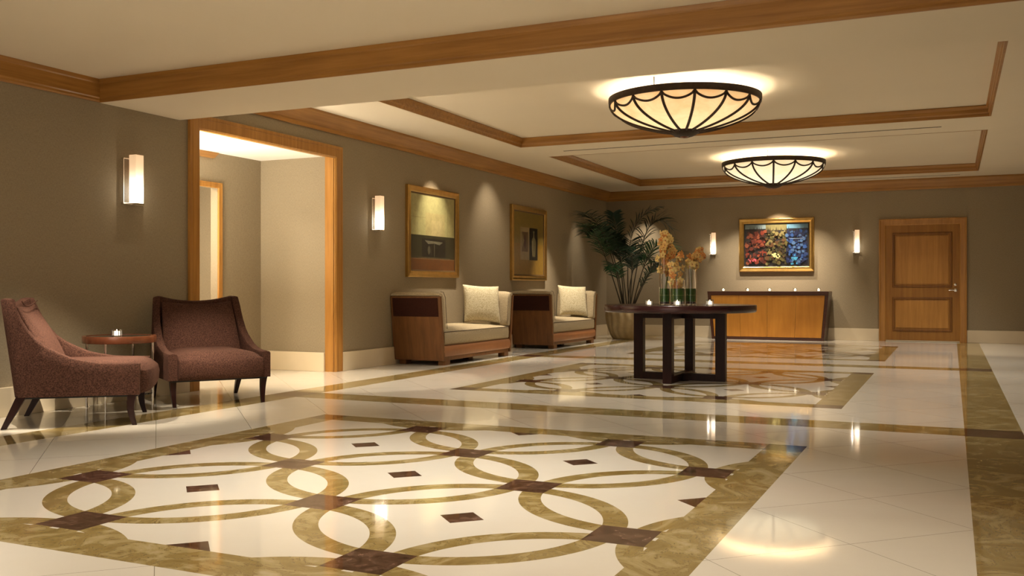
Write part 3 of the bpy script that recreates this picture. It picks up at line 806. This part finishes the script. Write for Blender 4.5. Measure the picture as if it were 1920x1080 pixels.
def make_pillow(w_=.60, h_=.58, th=.17):
    n_ = 16; mb = MB()
    def sheet(sgn):
        g_ = []
        for j in range(n_+1):
            for i in range(n_+1):
                u, v = i/n_*2-1, j/n_*2-1
                k = (1-abs(u)**2.6)*(1-abs(v)**2.6); pin = 1-.07*(1-u*u)*abs(v)**3; pin2 = 1-.07*(1-v*v)*abs(u)**3
                wr = .006*math.sin(14*u+5*v)*(abs(v)**3)+.005*math.sin(17*v)*(abs(u)**4)
                g_.append((u*w_/2*pin2, sgn*(th/2*k**.55+wr*k**.3), (v*pin+1)*h_/2))
        return g_
    f = [(j*(n_+1)+i, j*(n_+1)+i+1, (j+1)*(n_+1)+i+1, (j+1)*(n_+1)+i) for j in range(n_) for i in range(n_)]
    mb.add(sheet(-1), f); mb.add(sheet(1), [tuple(reversed(q)) for q in f])
    return mb
P0 = make_pillow().build('throw_pillow', M['pillow'], smooth=True, subsurf=1)
b_ = bmesh.new(); b_.from_mesh(P0.data); bmesh.ops.remove_doubles(b_, verts=b_.verts, dist=.0005); b_.to_mesh(P0.data); b_.free()
P0.location = (-6.20, 12.46, .49); P0.rotation_euler = (R(-14), R(3), R(48)); tag(P0, 'square cream throw pillow leaning in the nearer settee', 'pillow', 'throw pillows')
P1 = P0.copy(); col.objects.link(P1); P1.location = (-6.20, 16.16, .49); tag(P1, 'square cream throw pillow leaning in the settee beside the palm', 'pillow', 'throw pillows')

# ================================================================== ROUND TABLE
TCX, TCY, TZ = -2.70, 10.25, .818
t = empty('round_table', (TCX, TCY, 0)); tag(t, 'large dark round table on a crossed frame base, carrying the orchids', 'table')
MB().lathe([(0, TZ-.078), (.80, TZ-.078), (.812, TZ-.072), (.818, TZ-.06), (.818, TZ-.008), (.812, TZ), (0, TZ)], 96).build('tabletop', M['table_wood'], t, smooth=True)
LH = TZ-.078
for k, (dx, dy_) in enumerate(((-1, 0), (1, 0), (0, -1), (0, 1))):
    a = math.atan2(dy_, dx); Mr = Matrix.Rotation(a, 4, 'Z')
    MB().box((.40, -.048, 0), (.505, .048, LH), M=Mr).build('leg', M['dark_wood'], t, bevel=.003)
    MB().box((.049, -.047, 0), (.40, .047, .075), M=Mr).build('bottom_bar', M['dark_wood'], t, bevel=.003)
    MB().box((.049, -.047, LH-.07), (.40, .047, LH), M=Mr).build('top_bar', M['dark_wood'], t, bevel=.003)
MB().box((-.05, -.05, 0), (.05, .05, .076)).box((-.05, -.05, LH-.071), (.05, .05, LH)).build('cross_joint', M['dark_wood'], t)

# camera-frame to world on a given depth (only used to read positions off the survey of the photo)
cs, sn = math.cos(.4308), math.sin(.4308)
def wd(u, d): L_ = (u-960)/1795*d; return (L_*cs-d*sn, L_*sn+d*cs)
# candles on the round table
for u, d, lab in ((1217, 9.95, 'lit square glass votive candle on the round table, left of the vases'), (1270, 9.86, 'lit square glass votive candle on the round table, in front of the vases'), (1331, 9.98, 'lit square glass votive candle on the round table, right of the vases')):
    x, y = wd(u, d); put_candle(x, y, TZ+.0005, lab, 'votive candles', R(30))

# ================================================================== VASES + ORCHIDS
def vase(x, y, r_, h_, wrap0, wrap1, label):
    t = empty('glass_vase', (x, y, TZ+.0005)); tag(t, label, 'vase', 'cylinder vases on the round table')
    MB().lathe([(0, 0), (r_, 0), (r_, h_), (r_-.004, h_), (r_-.004, .012), (0, .012)], 40).build('glass_cylinder', M['clear'], t, smooth=True)
    MB().lathe([(r_-.0045, wrap0), (r_-.0045, wrap1), (r_-.007, wrap1), (r_-.007, wrap0), (r_-.0045, wrap0)], 40).build('leaf_wrap', M['leafwrap'], t, smooth=True)
    zz = (wrap0+wrap1)/2
    MB().lathe([(r_-.0042, zz-.002), (r_-.0042, zz+.002)], 40).build('leaf_vein', M['leafline'], t)
    MB().lathe([(0, .013), (r_-.006, .013), (r_-.006, wrap0-.004), (0, wrap0+.004)], 24).build('pebbles', M['pebble'], t)
    return t
V = []
for (u, d, r_, h_, lab) in ((1246, 10.30, .058, .50, 'tall clear cylinder vase with green leaf wrap, leftmost of the three'),
                        (1270.5, 10.10, .078, .27, 'wider clear cylinder vase with green leaf wrap, in the middle of the three'),
                        (1295, 10.32, .062, .47, 'tall clear cylinder vase with green leaf wrap, rightmost of the three')):
    x, y = wd(u, d); V.append((x, y, d, r_, h_)); vase(x, y, r_, h_, .035, .175, lab)
def blossom_mb(rnd, size, m0):
    mb = MB()
    for k in range(5):
        a = PI/2+2*PI*k/5+rnd.uniform(-.15, .15); L_ = size*rnd.uniform(.85, 1.15); W_ = size*.36
        d_ = Vector((math.cos(a), 0, math.sin(a))); s_ = Vector((-math.sin(a), 0, math.cos(a))); o_ = Vector((0, -1, 0))
        rows = []
        for q, ww, dep in ((.08, .25, 0), (.35, .9, .12), (.65, 1.0, .16), (.88, .6, .08), (1.0, .08, -.02)):
            c_ = d_*L_*q+o_*(dep*size)
            rows.append([c_-s_*W_*ww+o_*size*.05, c_, c_+s_*W_*ww+o_*size*.05])
        mb.loft(rows, closed=False, cap=False, mi=0 if k else m0)
    mb.add([(0, -.35*size, -.02*size), (.16*size, -.30*size, -.22*size), (0, -.45*size, -.34*size), (-.16*size, -.30*size, -.22*size), (0, -.12*size, -.1*size)], [(0, 1, 2), (0, 2, 3), (4, 1, 0), (4, 0, 3), (4, 2, 1), (4, 3, 2)], 2)
    return mb
def orchid(x, y, z0, spine, nbl, spread, size, seed, label, pale=.3, lo=.3):
    """spine: local points in (right, up) as the camera side sees the spray"""
    rnd = random.Random(seed)
    t = empty('orchid_spray', (x, y, z0)); t.rotation_euler = (0, 0, .4308); tag(t, label, 'orchid', 'orchid sprays in the vases')
    pts = [(a, rnd.uniform(-.01, .01), b__) for a, b__ in spine]
    MB().tube([(0, 0, 0)]+pts, .0045, 6).build('stem', M['stem'], t, smooth=True)
    for i in range(nbl):
        f = (i+.5)/nbl; k = (lo+(1-lo)*f)*(len(pts)-1); i0 = min(int(k), len(pts)-2); fr = k-i0
        p = Vector(pts[i0]).lerp(Vector(pts[i0+1]), fr)
        ang = rnd.uniform(0, 2*PI); rr = spread*rnd.uniform(.25, 1)*(1-.55*f*f)
        p = p+Vector((math.cos(ang)*rr, math.sin(ang)*rr*.9, rnd.uniform(-.02, .02)))
        sz = size*(1-.35*f)*rnd.uniform(.85, 1.1)
        Mx = Matrix.Translation(p) @ Matrix.Rotation(math.atan2(math.cos(ang), -math.sin(ang)*.6+.9)*.9+rnd.uniform(-.5, .5), 4, 'Z') @ Matrix.Rotation(rnd.uniform(-.5, .4), 4, 'X')
        mb = blossom_mb(rnd, sz, 0); mb.v = [Mx @ v for v in mb.v]
        k = rnd.random(); mm = M['petal3'] if k < pale else (M['petal'] if k < .72 else M['petal2'])
        mb.build('blossom', [mm, M['petal2'], M['lip']], t, smooth=True, angle=80)
px = 10.2/1795
def orc(vi, u_off, pts, *a, **k):
    x, y, d, r_, h_ = V[vi]; p = [((u-u0)*d/1795, (572-v)*d/1795) for (u, v), u0 in zip(pts, [(1246, 1270.5, 1295)[vi]]*len(pts))]
    orchid(x, y, TZ+.02, p, *a, **k)
orc(0, 0, [(1249, 545), (1253, 520), (1252, 505), (1250, 490), (1251, 470), (1249, 452), (1247, 438)], 58, .10, .046, 5, 'tall full spray of apricot orchids in the left vase', pale=.30, lo=.50)
orc(0, 0, [(1247, 545), (1251, 525), (1246, 512), (1249, 498), (1244, 488)], 22, .062, .044, 6, 'lower spray of apricot orchids inside the left vase', pale=.2, lo=.45)
orc(1, 0, [(1269, 560), (1267, 545), (1269, 530), (1266, 515), (1262, 500), (1272, 486), (1275, 478)], 34, .065, .046, 7, 'orange orchid spray rising from the low middle vase', pale=.25, lo=.12)
orc(2, 0, [(1297, 545), (1296, 525), (1295, 508), (1297, 498), (1302, 488), (1311, 482), (1313, 470)], 42, .095, .046, 9, 'orchid spray leaning right out of the right vase', pale=.4, lo=.38)

# ================================================================== CONSOLE
CY0, CY1 = 18.76, 19.34; CZ = .935
t = empty('console_cabinet', (-3.24, CY0, 0)); tag(t, 'long console cabinet with dark frame and amber doors against the back wall', 'cabinet')
# frame tapers towards the floor
HWt, HWb = 1.145, 1.055
dep = CY1-CY0
def tr(x0t, x1t, x0b, x1b, z0, z1, y0, y1, name, mat, par=t, **k):
    r0 = [(x0b, y0, z0), (x1b, y0, z0), (x1b, y1, z0), (x0b, y1, z0)]; r1 = [(x0t, y0, z1), (x1t, y0, z1), (x1t, y1, z1), (x0t, y1, z1)]
    return MB().loft([r0, r1]).build(name, mat, par, **k)
hw = lambda z: HWb+(HWt-HWb)*z/CZ
tr(-hw(CZ), hw(CZ), -hw(CZ-.075), hw(CZ-.075), CZ-.075, CZ, 0, dep, 'top_rail', M['console_dark'], bevel=.003)
tr(-hw(.055)+.001, hw(.055)-.001, -hw(0), hw(0), .0, .055, 0, dep, 'bottom_rail', M['console_dark'], bevel=.003)
for s in (-1, 1):
    a0, a1 = sorted((s*hw(CZ-.075), s*(hw(CZ-.075)-.06))); b0, b1 = sorted((s*hw(.055), s*(hw(.055)-.05)))
    tr(a0, a1, b0, b1, .055, CZ-.075, 0, dep, 'side_panel', M['console_dark'], bevel=.003)
zt, zb = CZ-.078, .058
def dxl(f, z): w__ = hw(z)-.062 if z > .5 else hw(z)-.052; return -w__+2*w__*f
for f0, f1 in ((0, .255), (.255, .505), (.505, .758), (.758, 1)):
    tr(dxl(f0, zt)+.002, dxl(f1, zt)-.002, dxl(f0, zb)+.002, dxl(f1, zb)-.002, zb, zt, .006, .03, 'door', M['console_door'], bevel=.001)
tr(-hw(zt)+.06, hw(zt)-.06, -hw(zb)+.06, hw(zb)-.06, zb, zt, .035, dep, 'carcass', M['console_dark'])
for k, (u, lab) in enumerate(((1356.5, 'leftmost of the five votive candles on the console'), (1402, 'second from left of the five votive candles on the console'), (1443, 'middle one of the five votive candles on the console'), (1491, 'fourth from left of the five votive candles on the console'), (1535, 'rightmost of the five votive candles on the console'))):
    a = (u-960)/1795; dd = 18.88/(a*sn+cs); put_candle((a*cs-sn)*dd, 18.88, CZ+.0005, lab, 'votive candles')

# ================================================================== PALM
px_, py_ = -5.84, 18.08
t = empty('potted_palm', (px_, py_, 0)); tag(t, 'tall dark green palm in a carved sandstone pot in the far corner', 'plant')
nseg = 72; rings = []
prof = [(.0, 0), (.255, 0), (.27, .02), (.31, .12), (.355, .25), (.385, .38), (.392, .48), (.38, .56), (.355, .62), (.345, .655), (.325, .66), (.315, .63), (.315, .58), (0, .58)]
for (r_, z) in prof:
    ring = []
    for i in range(nseg):
        th = 2*PI*i/nseg; amp = .010 if .02 < z < .62 and r_ > .25 and not (r_ in (.315,)) else 0
        rr = r_+amp*math.sin(18*th+9*z)
        ring.append((rr*math.cos(th), rr*math.sin(th), z))
    rings.append(ring)
# denser rings so that the wavy flutes curl
dense = []
for (r0, z0), (r1, z1) in zip(prof[1:8], prof[2:9]):
    for k in range(4):
        f = k/4; dense.append((r0+(r1-r0)*f, z0+(z1-z0)*f))
rings = []
def ringp(r_, z, amp):
    return [((r_+amp*math.sin(16*(2*PI*i/nseg)+1.6*math.sin(z*11)+6*z))*math.cos(2*PI*i/nseg), (r_+amp*math.sin(16*(2*PI*i/nseg)+1.6*math.sin(z*11)+6*z))*math.sin(2*PI*i/nseg), z) for i in range(nseg)]
nseg = 128
rings.append(ringp(.001, 0, 0)); rings.append(ringp(.24, 0, 0))
for (r_, z) in dense: rings.append(ringp(r_, z+.002, .013*min(1, z/.08)*min(1, (.64-z)/.1)))
for (r_, z) in prof[8:13]: rings.append(ringp(r_, z, 0))
MB().loft(rings).build('pot', M['pot'], t, smooth=True, angle=60)
MB().lathe([(0, .60), (.314, .60)], 32).build('soil', M['soil'], t)
rnd = random.Random(21)
def frond(base, p1, p2, tip, nl, ll, seed, mat, width=.0115, droop=.45):
    rnd = random.Random(seed)
    B0, B1, B2, B3 = map(Vector, (base, p1, p2, tip)); pts = []
    for i in range(25):
        s = i/24; pts.append(B0*(1-s)**3+B1*3*s*(1-s)**2+B2*3*s*s*(1-s)+B3*s**3)
    fo = empty('frond'); fo.parent = t
    me = MB().tube(pts, [.011*(1-.8*i/24)+.001 for i in range(25)], 6).build('stalk', M['palm_stem'], None, smooth=True)
    mb = MB()
    for i in range(nl):
        s = .36+.61*i/(nl-1); k = s*24; i0 = min(int(k), 23); p = pts[i0].lerp(pts[i0+1], k-i0); tg = (pts[i0+1]-pts[i0]).normalized()
        side = tg.cross(Vector((0, 0, 1)))
        if side.length < .2: side = Vector((1, 0, 0))
        side.normalize(); up = side.cross(tg).normalized()
        for sg in (-1, 1):
            L_ = ll*(.55+.45*math.sin(PI*min(1, max(0, (s-.30)/.70*.95+.08))))*rnd.uniform(.85, 1.1)
            d_ = (side*sg*.85+tg*.62+up*rnd.uniform(-.15, .45)).normalized()
            cur = p.copy(); rows = []; nn = 6
            for q in range(nn+1):
                f = q/nn; w__ = width*math.sin(PI*min(.97, f*.85+.12))*(1 if f < 1 else .1)
                wd_ = d_.cross(up).normalized()
                rows.append([cur-wd_*w__, cur+wd_*w__])
                cur = cur+d_*L_/nn; d_ = (d_+Vector((0, 0, -droop*(.35+f)/nn*2.2))).normalized()
            mb.loft(rows, closed=False, cap=False)
    leaves = mb.build('leaflets', mat, None, smooth=True, angle=80)
    # a frond is a part: stalk with its leaflets as a sub-part
    bpy.data.objects.remove(fo)
    me.name = 'frond'; me.parent = t; leaves.parent = me
def rel(u, v, dd=0):
    """photo-survey point -> local point of the palm, at the palm's own distance (+dd)"""
    d0 = 18.85+dd; x, y = wd(u, d0); return (x-px_, y-py_, 1-(v-540)/1795*d0)
PF = [  # base x-offset, mid (u,v), shoulder (u,v), tip (u,v), depth of tip, leaflets, length, material
    (1168, (1150, 470), (1120, 385), (1082, 402), -1.7, 34, .36, 'palm'),
    (1166, (1135, 470), (1108, 408), (1088, 425), -1.3, 34, .34, 'palm2'),
    (1170, (1150, 450), (1128, 400), (1094, 440), -.9, 32, .34, 'palm'),
    (1180, (1172, 460), (1180, 400), (1240, 388), -.1, 30, .34, 'palm'),
    (1182, (1200, 460), (1215, 372), (1262, 432), .1, 30, .50, 'palm'),
    (1186, (1205, 500), (1222, 430), (1262, 470), -.5, 34, .46, 'palm2'),
    (1188, (1212, 520), (1225, 478), (1284, 472), .3, 30, .30, 'palm2'),
    (1186, (1200, 540), (1215, 500), (1246, 494), -.35, 22, .20, 'palm'),
    (1172, (1160, 520), (1150, 470), (1146, 510), -.7, 26, .26, 'palm2'),
    (1176, (1165, 480), (1160, 430), (1130, 450), -.4, 30, .32, 'palm'),
    (1182, (1185, 500), (1190, 440), (1175, 470), -.6, 30, .32, 'palm'),
    (1178, (1180, 500), (1200, 450), (1230, 500), .35, 28, .30, 'palm'),
    (1170, (1165, 470), (1150, 415), (1150, 398), -.2, 26, .26, 'palm'),
]
for i, (ub, m_, s_, tp, dd, nl, ll, mt) in enumerate(PF):
    bx = rel(ub, 585); B = (bx[0]*.9, bx[1]*.9, .59)
    frond(B, rel(*m_, dd*.1), rel(*s_, dd*.5), rel(*tp, dd), int(nl*1.35), ll*1.12, 40+i, M[mt])
